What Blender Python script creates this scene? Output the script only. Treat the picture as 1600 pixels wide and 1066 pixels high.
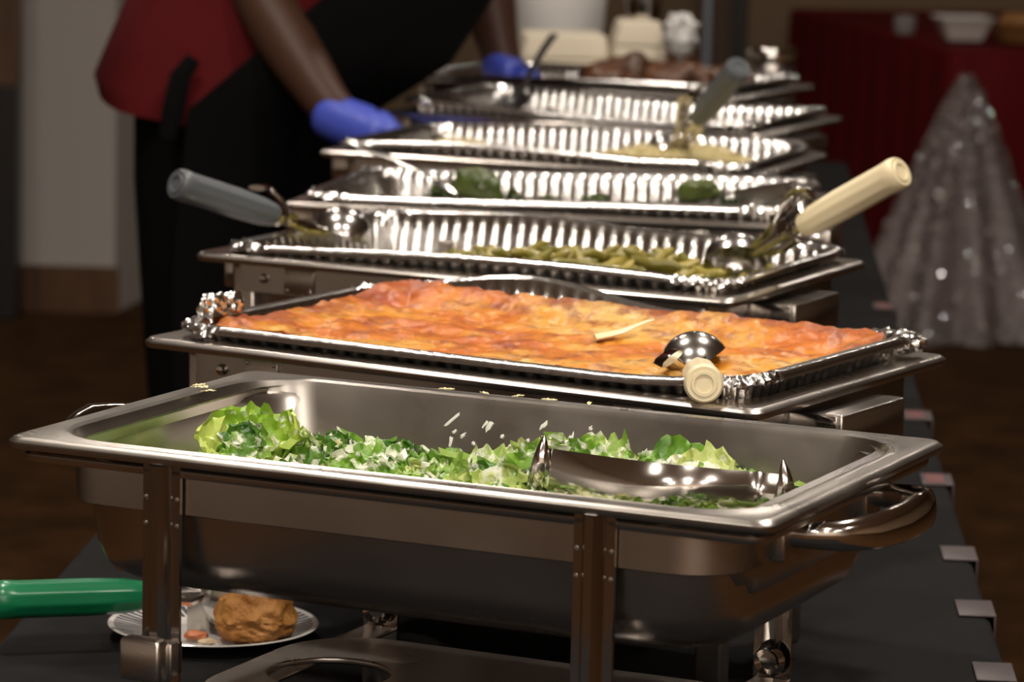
import bpy, math, random
from mathutils import Vector, Matrix, noise
random.seed(7)
for o in list(bpy.data.objects): bpy.data.objects.remove(o)
S = bpy.context.scene
COL = S.collection
PI = math.pi
R_ = math.radians

# ------------------------------------------------------------------ camera
CAMZ = 1.41
cam = bpy.data.cameras.new('camera'); camo = bpy.data.objects.new('camera', cam); COL.objects.link(camo)
cam.lens = 126.0; cam.sensor_width = 36.0; cam.clip_start = 0.05; cam.clip_end = 100
_r = Vector((0.99972729, 0.00352178, 0.02308549)); _d = Vector((0.02335257, -0.15076778, -0.98829334)); _f = Vector((0, 0.98856293, -0.1508089))
M = Matrix((( _r[0], -_d[0], -_f[0], 0), (_r[1], -_d[1], -_f[1], 0), (_r[2], -_d[2], -_f[2], CAMZ), (0, 0, 0, 1)))
camo.matrix_world = M
cam.dof.use_dof = True; cam.dof.focus_distance = 2.42; cam.dof.aperture_fstop = 12.0
S.camera = camo
# ------------------------------------------------------------------ world, view
w = bpy.data.worlds.new('world'); S.world = w; w.use_nodes = True
w.node_tree.nodes['Background'].inputs[0].default_value = (0.9, 0.82, 0.74, 1)
w.node_tree.nodes['Background'].inputs[1].default_value = 0.03
S.view_settings.view_transform = 'Standard'; S.view_settings.look = 'None'
S.view_settings.exposure = 0.0; S.view_settings.gamma = 1.0; S.view_settings.use_curve_mapping = False
# ceiling downlights (the room's only light): x, y, watts
DOWNLIGHTS = [(-0.75, 1.5, 26), (0.75, 1.5, 26), (-0.75, 3.3, 26), (0.75, 3.3, 26), (-0.75, 5.2, 14), (0.75, 5.2, 16),
              (-1.6, -1.2, 40), (0.2, -1.2, 34), (2.0, -1.2, 40), (-1.6, -4.2, 60), (0.2, -4.2, 60), (2.0, -4.2, 60), (-1.6, -6.6, 60), (0.2, -6.6, 60), (2.0, -6.6, 60),
              (1.9, 7.4, 9), (-1.6, 7.6, 9), (0.3, 9.6, 6)]
CEIL = 3.0
for i, (x, y, e) in enumerate(DOWNLIGHTS):
    l = bpy.data.lights.new('downlight_lamp', 'AREA'); l.shape = 'DISK'; l.size = 0.20; l.energy = e; l.color = (1.0, 0.90, 0.79)
    lo = bpy.data.objects.new('downlight_lamp', l); COL.objects.link(lo); lo.location = (x, y, CEIL - 0.035)

# ------------------------------------------------------------------ materials
def mat(name, col=(0.5, 0.5, 0.5), rough=0.5, metal=0.0, spec=0.5, **kw):
    m = bpy.data.materials.new(name); m.use_nodes = True
    b = m.node_tree.nodes['Principled BSDF']
    b.inputs['Base Color'].default_value = (*col, 1); b.inputs['Roughness'].default_value = rough
    b.inputs['Metallic'].default_value = metal; b.inputs['Specular IOR Level'].default_value = spec
    for k, v in kw.items(): b.inputs[k.replace('_', ' ')].default_value = v
    return m
def nodes(m): return m.node_tree.nodes, m.node_tree.links, m.node_tree.nodes['Principled BSDF']
def noise_col(m, stops, scale=20, detail=6, rough=0.6, coord='Object', dist=0.0, inp='Base Color', stretch=None):
    n, l, b = nodes(m)
    tc = n.new('ShaderNodeTexCoord'); src = tc.outputs[coord]
    if stretch:
        mp = n.new('ShaderNodeMapping'); mp.inputs['Scale'].default_value = stretch; l.new(src, mp.inputs[0]); src = mp.outputs[0]
    t = n.new('ShaderNodeTexNoise'); t.inputs['Scale'].default_value = scale; t.inputs['Detail'].default_value = detail
    t.inputs['Roughness'].default_value = rough; t.inputs['Distortion'].default_value = dist
    l.new(src, t.inputs['Vector'])
    r = n.new('ShaderNodeValToRGB'); e = r.color_ramp.elements
    while len(e) < len(stops): e.new(0.5)
    for k, (p, c) in enumerate(stops):
        e[k].position = p; e[k].color = (*c, 1) if len(c) == 3 else c
    l.new(t.outputs['Fac'], r.inputs[0]); l.new(r.outputs[0], b.inputs[inp])
    return r
def bump(m, scale=60, strength=0.3, dist=0.002, detail=4, coord='Object', stretch=None):
    n, l, b = nodes(m)
    tc = n.new('ShaderNodeTexCoord'); src = tc.outputs[coord]
    if stretch:
        mp = n.new('ShaderNodeMapping'); mp.inputs['Scale'].default_value = stretch; l.new(src, mp.inputs[0]); src = mp.outputs[0]
    t = n.new('ShaderNodeTexNoise'); t.inputs['Scale'].default_value = scale; t.inputs['Detail'].default_value = detail
    l.new(src, t.inputs['Vector'])
    bp = n.new('ShaderNodeBump'); bp.inputs['Strength'].default_value = strength; bp.inputs['Distance'].default_value = dist
    l.new(t.outputs['Fac'], bp.inputs['Height']); l.new(bp.outputs[0], b.inputs['Normal'])
def g(v): return (v, v, v)
steel = mat('brushed_steel', (0.55, 0.51, 0.475), 0.26, 1.0)
noise_col(steel, [(0.3, g(0.21)), (0.7, g(0.30))], 7, 3, 0.5, inp='Roughness')
steel_in = mat('satin_steel', (0.46, 0.43, 0.395), 0.3, 1.0)
noise_col(steel_in, [(0.3, g(0.25)), (0.7, g(0.34))], 12, 5, 0.6, inp='Roughness')
chrome = mat('polished_steel', (0.66, 0.63, 0.60), 0.10, 1.0)
scoop_steel = mat('satin_scoop_steel', (0.66, 0.64, 0.62), 0.20, 1.0)
foil = mat('aluminium_foil', (0.86, 0.85, 0.83), 0.20, 1.0); bump(foil, 70, 0.35, 0.002)
cloth_black = mat('black_cloth', (0.0075, 0.0072, 0.0075), 0.9, 0, 0.15); bump(cloth_black, 14, 0.35, 0.01)
clip_plastic = mat('grey_plastic', (0.075, 0.06, 0.063), 0.45, 0, 0.3)
velcro = mat('pink_velcro', (0.16, 0.075, 0.075), 0.8, 0, 0.2)
green_pl = mat('green_plastic', (0.005, 0.16, 0.065), 0.28)
ivory_pl = mat('ivory_plastic', (0.78, 0.68, 0.45), 0.35)
grey_pl = mat('grey_handle_plastic', (0.085, 0.094, 0.104), 0.4)
black_pl = mat('black_plastic', (0.015, 0.013, 0.013), 0.35)
carpet = mat('brown_carpet', (0.06, 0.03, 0.012), 0.95, 0, 0.1)
noise_col(carpet, [(0.3, (0.03, 0.013, 0.005)), (0.55, (0.06, 0.027, 0.009)), (0.75, (0.095, 0.045, 0.016))], 7, 5, 0.6); bump(carpet, 300, 0.6, 0.004)
wall_white = mat('off_white_paint', (0.50, 0.47, 0.44), 0.7); bump(wall_white, 60, 0.05, 0.002)
wall_cream = mat('cream_paint', (0.66, 0.58, 0.50), 0.7); bump(wall_cream, 60, 0.05, 0.002)
wall_tan = mat('tan_paint', (0.30, 0.20, 0.12), 0.7); bump(wall_tan, 60, 0.05, 0.002)
wall_dark = mat('brown_panelling', (0.10, 0.055, 0.03), 0.5); noise_col(wall_dark, [(0.3, (0.07, 0.036, 0.018)), (0.7, (0.14, 0.075, 0.04))], 4, 5, 0.6, stretch=(8, 8, 0.6))
wood = mat('dark_wood', (0.10, 0.045, 0.02), 0.45); noise_col(wood, [(0.3, (0.06, 0.026, 0.012)), (0.7, (0.16, 0.075, 0.03))], 5, 6, 0.6, stretch=(6, 6, 0.5))
ceil_m = mat('ceiling_paint', (0.68, 0.61, 0.55), 0.8)
red_cloth = mat('red_cloth', (0.13, 0.004, 0.006), 0.75, 0, 0.2); bump(red_cloth, 400, 0.2, 0.001)
red_shirt = mat('red_polo_cotton', (0.078, 0.002, 0.004), 0.85, 0, 0.2); bump(red_shirt, 25, 0.3, 0.006)
black_wear = mat('black_cotton', (0.0028, 0.0027, 0.003), 0.9, 0, 0.08); bump(black_wear, 14, 0.3, 0.01)
skin = mat('brown_skin', (0.052, 0.023, 0.014), 0.5, 0, 0.3); bump(skin, 40, 0.1, 0.002)
hair_m = mat('black_hair', (0.008, 0.007, 0.006), 0.6)
glove_m = mat('blue_nitrile', (0.055, 0.085, 0.50), 0.42); bump(glove_m, 50, 0.3, 0.003)
porcelain = mat('white_porcelain', (0.78, 0.76, 0.73), 0.15)
cream_card = mat('cream_card', (0.74, 0.66, 0.52), 0.7)
white_foam = mat('white_foam', (0.70, 0.69, 0.68), 0.6)
glassy = mat('clear_plastic', (0.85, 0.85, 0.85), 0.08, 0, 0.5, Transmission_Weight=0.8)

# ------------------------------------------------------------------ mesh builder
class MB:
    def __init__(s): s.v = []; s.f = []
    def add(s, vs, fs):
        k = len(s.v); s.v += [tuple(p) for p in vs]; s.f += [tuple(i + k for i in q) for q in fs]; return s
    def box(s, x0, x1, y0, y1, z0, z1, bev=0.0):
        if bev <= 0:
            return s.add([(x0,y0,z0),(x1,y0,z0),(x1,y1,z0),(x0,y1,z0),(x0,y0,z1),(x1,y0,z1),(x1,y1,z1),(x0,y1,z1)],
                  [(0,3,2,1),(4,5,6,7),(0,1,5,4),(1,2,6,5),(2,3,7,6),(3,0,4,7)])
        hx, hy, cx, cy = (x1-x0)/2, (y1-y0)/2, (x0+x1)/2, (y0+y1)/2
        b = min(bev, hx*.99, hy*.99, (z1-z0)/2*.99)
        L = []
        for z, ins in ((z0, b), (z0 + b*.3, b*.3), (z0 + b, 0), (z1 - b, 0), (z1 - b*.3, b*.3), (z1, b)):
            L.append([(cx + p[0], cy + p[1], z) for p in rrect(hx - ins, hy - ins, max(b - ins*.5, b*.3), 3)])
        return s.loft(L, True, True, True)
    def loft(s, loops, closed=True, cap0=False, cap1=False):
        n = len(loops[0]); vs = [p for L in loops for p in L]; fs = []
        for a in range(len(loops) - 1):
            for i in range(n if closed else n - 1):
                j = (i + 1) % n
                fs.append((a*n + i, a*n + j, (a+1)*n + j, (a+1)*n + i))
        if cap0: fs.append(tuple(range(n - 1, -1, -1)))
        if cap1: fs.append(tuple(range((len(loops)-1)*n, len(loops)*n)))
        return s.add(vs, fs)
    def lathe(s, prof, n=32, axis='Z', c=(0, 0, 0), mod=None, caps=True):
        L = []
        for (r, h) in prof:
            ring = []
            for i in range(n):
                a = 2*PI*i/n; rr = r*(mod(a, h) if mod else 1)
                p = (rr*math.cos(a), rr*math.sin(a), h)
                if axis == 'X': p = (p[2], p[0], p[1])
                elif axis == 'Y': p = (p[1], p[2], p[0])
                ring.append((p[0]+c[0], p[1]+c[1], p[2]+c[2]))
            L.append(ring)
        return s.loft(L, True, caps and prof[0][0] > 1e-5, caps and prof[-1][0] > 1e-5)
    def tube(s, path, rad, n=10, sx=1.0, sz=1.0, up=(0, 0, 1), caps=True):
        path = [Vector(p) for p in path]; L = []; up = Vector(up)
        for i, p in enumerate(path):
            t = (path[min(i+1, len(path)-1)] - path[max(i-1, 0)]).normalized()
            u = t.cross(up)
            if u.length < 1e-4: u = t.cross(Vector((1, 0, 0)))
            u.normalize(); v = u.cross(t).normalized()
            r = rad[i] if isinstance(rad, (list, tuple)) else rad
            L.append([tuple(p + u*math.cos(2*PI*k/n)*r*sx + v*math.sin(2*PI*k/n)*r*sz) for k in range(n)])
        return s.loft(L, True, caps, caps)
    def grid(s, nx, ny, fn):
        vs = [fn(i/nx, j/ny) for j in range(ny+1) for i in range(nx+1)]
        fs = [(j*(nx+1)+i, j*(nx+1)+i+1, (j+1)*(nx+1)+i+1, (j+1)*(nx+1)+i) for j in range(ny) for i in range(nx)]
        return s.add(vs, fs)
    def mesh(s, name, m, smooth=True):
        me = bpy.data.meshes.new(name); me.from_pydata(s.v, [], s.f); me.validate(); me.update()
        me.materials.append(m)
        if smooth:
            me.shade_smooth()
            try: me.set_sharp_from_angle(angle=R_(42))
            except Exception: pass
        return me
    def build(s, name, m, parent=None, smooth=True):
        o = bpy.data.objects.new(name, s.mesh(name, m, smooth)); COL.objects.link(o); o.parent = parent; return o
def rrect(hx, hy, r, k=4):
    r = min(r, hx*.999, hy*.999); out = []
    for cx, cy, a0 in ((hx-r, hy-r, 0), (-hx+r, hy-r, 90), (-hx+r, -hy+r, 180), (hx-r, -hy+r, 270)):
        for i in range(k+1):
            a = R_(a0 + 90*i/k); out.append((cx + r*math.cos(a), cy + r*math.sin(a)))
    return out
def rrect_dense(hx, hy, r, step):           # evenly spaced points with normals
    base = rrect(hx, hy, r, 8); pts = []
    n = len(base); per = [ (Vector(base[(i+1) % n]) - Vector(base[i])).length for i in range(n)]
    tot = sum(per); N = int(round(tot/step)); i = 0; acc = 0
    for k in range(N):
        d = tot*k/N
        while acc + per[i] < d - 1e-9: acc += per[i]; i += 1
        a, b = Vector(base[i]), Vector(base[(i+1) % n])
        pts.append(a.lerp(b, (d-acc)/max(per[i], 1e-9)))
    return pts
def tag(o, label, cat, group=None, kind=None):
    o['label'] = label; o['category'] = cat
    if group: o['group'] = group
    if kind: o['kind'] = kind
    return o
def thing(name, label, cat, loc=(0,0,0), rz=0.0, group=None):
    o = bpy.data.objects.new(name, None); COL.objects.link(o); o.empty_display_size = 0.05
    o.location = loc; o.rotation_euler = (0, 0, rz)
    return tag(o, label, cat, group)
def struct(o): o['kind'] = 'structure'; return o
def copy_obj(o, parent=None):
    c = o.copy(); COL.objects.link(c); c.parent = parent; return c
def nz(x, y, z=0.0): return noise.noise(Vector((x, y, z)))
def fbm(x, y, z=0.0, o=4): return noise.fractal(Vector((x, y, z)), 1.0, 2.0, o)

# ------------------------------------------------------------------ the room
def slab(name, x0, x1, y0, y1, z0, z1, m): return struct(MB().box(x0, x1, y0, y1, z0, z1).build(name, m, None, False))
slab('floor', -6, 6, -8, 13, -0.1, 0, carpet)
slab('ceiling', -6, 6, -8, 13, CEIL, CEIL + 0.1, ceil_m)
slab('wall_back', -6, 6, 12.6, 12.8, 0, CEIL, wall_tan)
slab('wall_front', -6, 6, -8.2, -8, 0, CEIL, wall_cream)
slab('wall_right', 6, 6.2, -8, 13, 0, CEIL, wall_tan)
slab('wall_left', -6.2, -6, -8, 13, 0, CEIL, wall_cream)
# white pier at the left with a brown baseboard, and a dark wooden door beside it
pier = MB().loft([[(-1.80, 9.62, z), (-1.075, 9.58, z), (-0.98, 10.1, z), (-1.80, 10.1, z)] for z in (0, CEIL)], True, True, True).build('wall_pier', wall_white, None, False); struct(pier)
bb = MB().loft([[(-1.81, 9.60, z), (-1.062, 9.56, z), (-1.066, 9.579, z), (-1.81, 9.619, z)] for z in (0.0, 0.115, 0.125)], True, True, True).build('baseboard_left', wood, None, False); struct(bb)
d1 = struct(MB().box(-1.86, -1.315, 9.42, 9.50, 0.62, 2.1, 0.004).build('door_1', wood, None, False))
k = MB().box(-1.86, -1.315, 9.40, 9.50, 0.0, 0.62, 0.004).build('kick_plate', black_pl, d1, False)
# door frame on the far wall
tr = struct(MB().box(0.62, 0.645, 12.08, 12.2, 0, 2.2, 0.004).build('trim_1', mat('blue_grey_metal', (0.32, 0.36, 0.45), 0.35, 0.6), None, False))
tr = struct(MB().box(0.645, 0.72, 12.12, 12.22, 0, 2.2, 0.004).build('trim_2', wall_dark, None, False))
tr = struct(MB().box(0.72, 0.77, 12.16, 12.26, 0, 2.2, 0.004).build('trim_3', black_pl, None, False))
slab('wall_partition', 0.77, 1.9, 12.2, 12.3, 0, CEIL, wall_tan)
# recessed downlights
for i, (x, y, e) in enumerate(DOWNLIGHTS):
    where = 'above the buffet' if 0 < y < 6 else ('behind the camera' if y < 0 else 'above the far end of the room')
    side = 'left' if x < 0 else ('right' if x > 0.6 else 'middle')
    t = thing('ceiling_downlight', 'round recessed ceiling downlight %s, %s side, row %s' % (where, side, ['one','two','three','four','five','six'][[-6.6,-4.2,-1.2,1.5,3.3,5.2].index(y)] if y in (-6.6,-4.2,-1.2,1.5,3.3,5.2) else 'last'), 'ceiling light', (x, y, CEIL), 0, 'recessed ceiling downlights')
    MB().lathe([(0.105, 0.0), (0.125, -0.002), (0.125, -0.012), (0.105, -0.014), (0.105, 0.0)], 28, caps=False).build('trim_ring', ceil_m, t)

# ------------------------------------------------------------------ buffet table
TZ = 0.76
TANG = -R_(3.3)                       # the table runs slightly to the right
def on_table(s, t):                   # s across (right +), t along from near end
    c, sn = math.cos(TANG), math.sin(TANG)
    return (0.005 + s*c - t*sn, 2.8 + s*sn + t*c)
HW, T0, T1 = 0.385, -1.15, 3.75
tb = thing('buffet_table', 'long folding buffet table hidden under the black cloth', 'table', (*on_table(0, (T0+T1)/2), 0), TANG)
hl = (T1 - T0)/2 - 0.01
MB().box(-HW+0.012, HW-0.012, -hl, hl, TZ-0.04, TZ-0.008, 0.006).build('table_top', wood, tb)
for sx in (-1, 1):
    for ty in (-hl+0.25, -0.1, 0.1, hl-0.25):
        MB().tube([(sx*0.3, ty, 0), (sx*0.3, ty, TZ-0.04)], 0.014, 10).build('leg', chrome, tb)
tc = bpy.data.objects.new('tablecloth', None)
bpy.data.objects.remove(tc)
mb = MB(); base = rrect_dense(HW, hl+0.01, 0.012, 0.03); N = len(base); L = []
for z, out, amp in ((TZ, -0.016, 0), (TZ, -0.006, 0), (TZ-0.003, -0.001, 0), (TZ-0.012, 0.001, 0.001), (TZ-0.08, 0.004, 0.004), (TZ-0.3, 0.012, 0.010), (0.02, 0.02, 0.018)):
    ring = []
    for i, p in enumerate(base):
        q = Vector((p.x/HW if abs(p.x) > HW-0.013 else 0, p.y/(hl+.01) if abs(p.y) > hl-0.003 else 0))
        if q.length > 0: q.normalize()
        o_ = out + amp*(math.sin(i*1.1) + 0.6*math.sin(i*0.37+1))
        ring.append((p.x + q.x*o_, p.y + q.y*o_, z))
    L.append(ring)
mb.loft(L)
nb = len(mb.v)
top = [(p.x*(1-0.016/HW), p.y*(1-0.016/hl), TZ) for p in base]
mb.f.append(tuple(range(N)))
o = mb.build('tablecloth', cloth_black, None)
o.location = (*on_table(0, (T0+T1)/2), 0); o.rotation_euler = (0, 0, TANG)
tag(o, 'black tablecloth draped over the long buffet table', 'tablecloth')
# plastic skirting clips along the right edge
clip_t = [(-0.52,), (-0.133,), (0.083,), (0.299,), (0.645,), (1.012,), (1.85,)]
ords = ['nearest', 'second nearest', 'third nearest', 'fourth nearest', 'fifth nearest', 'sixth nearest', 'farthest']
mbc = MB().box(-0.026, 0.0035, -0.028, 0.028, 0.0008, 0.0024, 0.0006)
mbc.box(0.0025, 0.0042, -0.028, 0.028, -0.024, 0.0024, 0.0006)
clip_me = mbc.mesh('clip', clip_plastic)
vel_me = MB().box(-0.022, -0.004, -0.022, 0.022, 0.0024, 0.0032, 0.0005).mesh('velcro_pad', velcro)

# ------------------------------------------------------------------ chafing dishes
ZR = 0.9937                           # rim height
H = ZR - TZ                           # rim above the table
POSES = [(-.0182, 2.3065, -25.06), (.0259, 2.7095, -30.81), (.0178, 3.2484, -26.06), (.055, 3.7386, -11.81), (.072, 4.2348, -20.21), (.132, 4.7609, -24.68), (.1354, 5.3106, -27.56)]
def loops_of(spec, k=5):              # spec: (hx, hy, r, z)
    return [[(p[0], p[1], z) for p in rrect(hx, hy, r, k)] for hx, hy, r, z in spec]
def pan_mb(rim_hx, rim_hy, in_hx, in_hy, depth, zt=0.0, r_in=0.045, rlip=0.012):
    s = 0.0016
    tp = .009 if depth < .07 else .006
    spec = [(rim_hx-.001, rim_hy-.001, rlip, zt-.0075), (rim_hx, rim_hy, rlip, zt-.0055), (rim_hx, rim_hy, rlip, zt-.003), (rim_hx-.0025, rim_hy-.0025, rlip, zt-.0004),
            (rim_hx-.006, rim_hy-.006, rlip, zt), (in_hx+.009, in_hy+.009, r_in+.006, zt-.0012), (in_hx+.006, in_hy+.006, r_in+.004, zt+.0004), (in_hx+.002, in_hy+.002, r_in+.002, zt-.0008), (in_hx, in_hy, r_in, zt-.005),
            (in_hx-tp, in_hy-tp, r_in, zt-depth+.022), (in_hx-tp-.004, in_hy-tp-.004, r_in, zt-depth+.009), (in_hx-.022, in_hy-.022, r_in-.006, zt-depth+.0015), (in_hx-.04, in_hy-.04, r_in-.02, zt-depth)]
    under = [(in_hx-.04, in_hy-.04, r_in-.02, zt-depth-s), (in_hx-.021, in_hy-.021, r_in-.006, zt-depth-s), (in_hx-tp-.002, in_hy-tp-.002, r_in, zt-depth+.008), (in_hx-tp+.002, in_hy-tp+.002, r_in, zt-depth+.022),
             (in_hx+.002, in_hy+.002, r_in, zt-.006), (rim_hx-.004, rim_hy-.004, rlip, zt-.0035), (rim_hx-.001, rim_hy-.001, rlip, zt-.0075)]
    mb = MB().loft(loops_of(spec), True, False, True)
    return mb.loft(loops_of(under), True, True, False)
def shelf_mesh():
    cu = bpy.data.curves.new('fuel_shelf', 'CURVE'); cu.dimensions = '2D'; cu.fill_mode = 'BOTH'; cu.extrude = 0.0012; cu.bevel_depth = 0.0012; cu.bevel_resolution = 1
    def spl(pts):
        sp = cu.splines.new('POLY'); sp.points.add(len(pts)-1)
        for q, p in zip(sp.points, pts): q.co = (p[0], p[1], 0, 1)
        sp.use_cyclic_u = True
    spl(rrect(0.172, 0.105, 0.06, 8))
    for a in (-.11, .11): spl([(a + .043*math.cos(2*PI*i/32), .043*math.sin(2*PI*i/32)) for i in range(32)])
    ob = bpy.data.objects.new('tmp', cu); COL.objects.link(ob)
    bpy.context.view_layer.update()
    me = bpy.data.meshes.new_from_object(ob.evaluated_get(bpy.context.evaluated_depsgraph_get()))
    bpy.data.objects.remove(ob); me.name = 'fuel_shelf'; me.materials.clear(); me.materials.append(steel); return me
def leg_mb(w=0.027, d=0.012, z0=0.0, z1=H-0.008):
    # pressed channel: flanges with a raised round rib, lofted upwards
    prof = [(-w/2, 0), (-w/2, -.003), (-w*.30, -.003), (-w*.24, -d*.55), (-w*.1, -d), (w*.1, -d), (w*.24, -d*.55), (w*.30, -.003), (w/2, -.003), (w/2, 0), (w*.28, 0.0), (0, -.003), (-w*.28, 0)]
    return MB().loft([[(p[0], p[1], z) for p in prof] for z in (z0, z1)], True, True, True)
def handle_loop(sgn):
    P = [(.236, -.074), (.255, -.074), (.274, -.066), (.290, -.048), (.298, -.022), (.300, 0), (.298, .022), (.290, .048), (.274, .066), (.255, .074), (.236, .074)]
    rad = [.007, .007, .0085, .010, .0112, .0118, .0112, .010, .0085, .007, .007]
    return MB().tube([(sgn*a, b, H-.024 + .005*(1-abs(b)/.074)) for a, b in P], rad, 14, 0.62, 1.15)
def chafer_round():
    root = thing('chafing_dish', 'nearest steel chafing dish, holding the salad pan, with rounded loop handles', 'chafing dish', (0,0,0), 0, 'chafing dishes on the buffet')
    band = [(.232, .146, .04, H-.004), (.236, .150, .042, H-.006), (.236, .150, .042, H-.040), (.234, .148, .04, H-.041), (.234, .148, .04, H-.006), (.232, .146, .04, H-.004)]
    MB().loft(loops_of(band, 6)).build('frame_band', steel, root)
    wp = pan_mb(.258, .155, .2335, .146, .083, H-.0085, .055).build('water_pan', steel, root)
    for sx in (-.150, .150):
        for sy in (-1, 1):
            m_ = leg_mb()
            if sy > 0: m_.v = [(x, -y, z) for x, y, z in m_.v]; m_.f = [tuple(reversed(q)) for q in m_.f]
            m_.v = [(x+sx, y+sy*.152, z) for x, y, z in m_.v]
            lg = m_.build('leg', chrome, root)
            for zz in (H-.030, H-.047):
                for dx in (-.0115, .0115):
                    MB().lathe([(0.0, -.0008), (.0014, -.0006), (.0018, 0.0)], 8, 'Y', (sx+dx, sy*.152 - (.003 if sy < 0 else -.003), zz)).build('rivet', steel_in, lg)
            if sy < 0:
                MB().box(sx-.0185, sx+.0115, -.176, -.163, .088, .116, .003).box(sx-.012, sx+.0135, -.164, -.150, .090, .112, .001).build('bracket', steel, lg)
            else:
                MB().lathe([(.006, -.001), (.009, -.0045), (.011, -.001), (.0115, .001)], 20, 'Y', (sx, sy*.152 - .006, .072)).build('dimple', chrome, lg)
    for sgn in (-1, 1):
        h = handle_loop(sgn).build('handle', chrome, root)
        for b in (-.074, .074): MB().box(min(sgn*.234, sgn*.246), max(sgn*.234, sgn*.246), b-.013, b+.013, H-.040, H-.012, .002).build('handle_mount', steel, h)
    sh = bpy.data.objects.new('fuel_shelf', shelf_mesh()); COL.objects.link(sh); sh.parent = root; sh.location = (0, 0, .060)
    for a in (-.150, .150): MB().box(a-.012, a+.012, -.153, .153, .0555, .0585, .0008).build('crossbar', steel, root)
    return root
def chafer_box():
    root = thing('chafing_dish', 'x', 'chafing dish', (0,0,0), 0, 'chafing dishes on the buffet')
    band = [(.240, .140, .025, H-.004), (.244, .144, .026, H-.006), (.244, .144, .026, H-.034), (.242, .142, .025, H-.035), (.242, .142, .025, H-.006), (.240, .140, .025, H-.004)]
    MB().loft(loops_of(band, 6)).build('frame_band', steel, root)
    pan_mb(.265, .1625, .238, .1365, .085, H, .04).build('water_pan', steel, root)
    for sx in (-1, 1):
        for sy in (-1, 1):
            la, lb = (.222, .136) if sy < 0 else (.15, .125)
            MB().box(sx*la-.011, sx*la+.011, sy*lb-.007, sy*lb+.007, 0, H-.01, .003).build('leg', steel, root)
        h = MB().box(min(sx*.286, sx*.246), max(sx*.286, sx*.246), -.07, .035, H-.044, H-.014, .002).build('handle', steel, root)
        MB().box(min(sx*.282, sx*.244), max(sx*.282, sx*.244), -.0715, -.068, H-.043, H-.015, .001).build('handle_mount', chrome, h)
    for a in (-.20, .12):
        MB().lathe([(0.0, -.004), (.003, -.0035), (.0045, -.001), (.0045, .0)], 12, 'Y', (a, -.1445, H-.021)).build('rivet', chrome, root)
        hp = MB().box(a+.022, a+.052, -.1462, -.1438, H-.033, H-.010, .0006).build('hinge_plate', steel_in, root)
        for dx in (.025, .049):
            for dz in (-.030, -.013): MB().lathe([(0.0, -.001), (.0015, -.0006), (.0017, 0)], 8, 'Y', (a+dx, -.1462, H+dz)).build('screw', chrome, hp)
    sh = bpy.data.objects.new('fuel_shelf', shelf_mesh()); COL.objects.link(sh); sh.parent = root; sh.location = (0, 0, .060)
    for a in (-.150, .150): MB().box(a-.012, a+.012, -.153, .153, .0555, .0585, .0008).build('crossbar', steel, root)
    return root
def copy_tree(o, parent=None):
    c = copy_obj(o, parent)
    for ch in list(o.children): copy_tree(ch, c)
    return c
FOODN = ['salad', 'baked pasta', 'green beans', 'dark greens', 'rice', 'scraps', 'roast meat']
chafers = [chafer_round()]
cb = chafer_box()
for i in range(1, 7):
    c = cb if i == 1 else copy_tree(cb)
    c['label'] = 'steel chafing dish with boxy handles under the foil pan of ' + FOODN[i]
    chafers.append(c)
for c, (x, y, t) in zip(chafers, POSES):
    c.location = (x, y, TZ); c.rotation_euler = (0, 0, R_(t))
def loc_of(i, a, b, z=0.0):            # pan-local to world
    x, y, t = POSES[i]; t = R_(t)
    return (x + a*math.cos(t) - b*math.sin(t), y + a*math.sin(t) + b*math.cos(t), z)
for (t_,), od in zip(clip_t, ords):
    t = thing('tablecloth_clip', 'grey plastic clip on the right edge of the black cloth, %s to the camera' % od, 'clip', (*on_table(HW, t_), TZ), TANG, 'tablecloth clips on the right edge')
    o = bpy.data.objects.new('clip_body', clip_me); COL.objects.link(o); o.parent = t
    if t_ > 0.5:
        o = bpy.data.objects.new('velcro_pad', vel_me); COL.objects.link(o); o.parent = t

# ------------------------------------------------------------------ steel salad pan
fp = thing('food_pan', 'full-size steel food pan with wide flat rim, filled with salad', 'food pan', (*loc_of(0, 0, 0)[:2], ZR), R_(POSES[0][2]))
pan_mb(.265, .1625, .243, .1405, .066, 0.0, .045).build('pan_body', steel_in, fp)
dress = mat('white_dressing', (0.80, 0.80, 0.74), 0.35)
for k in range(20):                    # dressing smeared on the far inner wall
    a = random.uniform(-.10, .08) if k < 17 else random.uniform(-.17, .17); z = random.uniform(-.034, -.010)
    w_, h_, sk = random.uniform(.0007, .0020), random.uniform(.0015, .0055), random.uniform(-.2, 1.2)
    if k > 14: w_, h_ = .0013, .0016
    m_ = MB(); ring = []
    for q in range(12):
        an = 2*PI*q/12; rr = 1 + .9*nz(math.cos(an)*2.5 + k*7.3, math.sin(an)*2.5 + .4)
        dz = h_*rr*math.sin(an); ring.append((a + w_*rr*math.cos(an) + sk*dz, .1402 + .25*(z+dz+.005) - .0009, z + dz))
    m_.add(ring + [(a, .1402 + .25*(z+.005) - .0016, z)], [(q, (q+1) % 12, 12) for q in range(12)])
    m_.build('dressing_smear', dress, fp)

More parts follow.
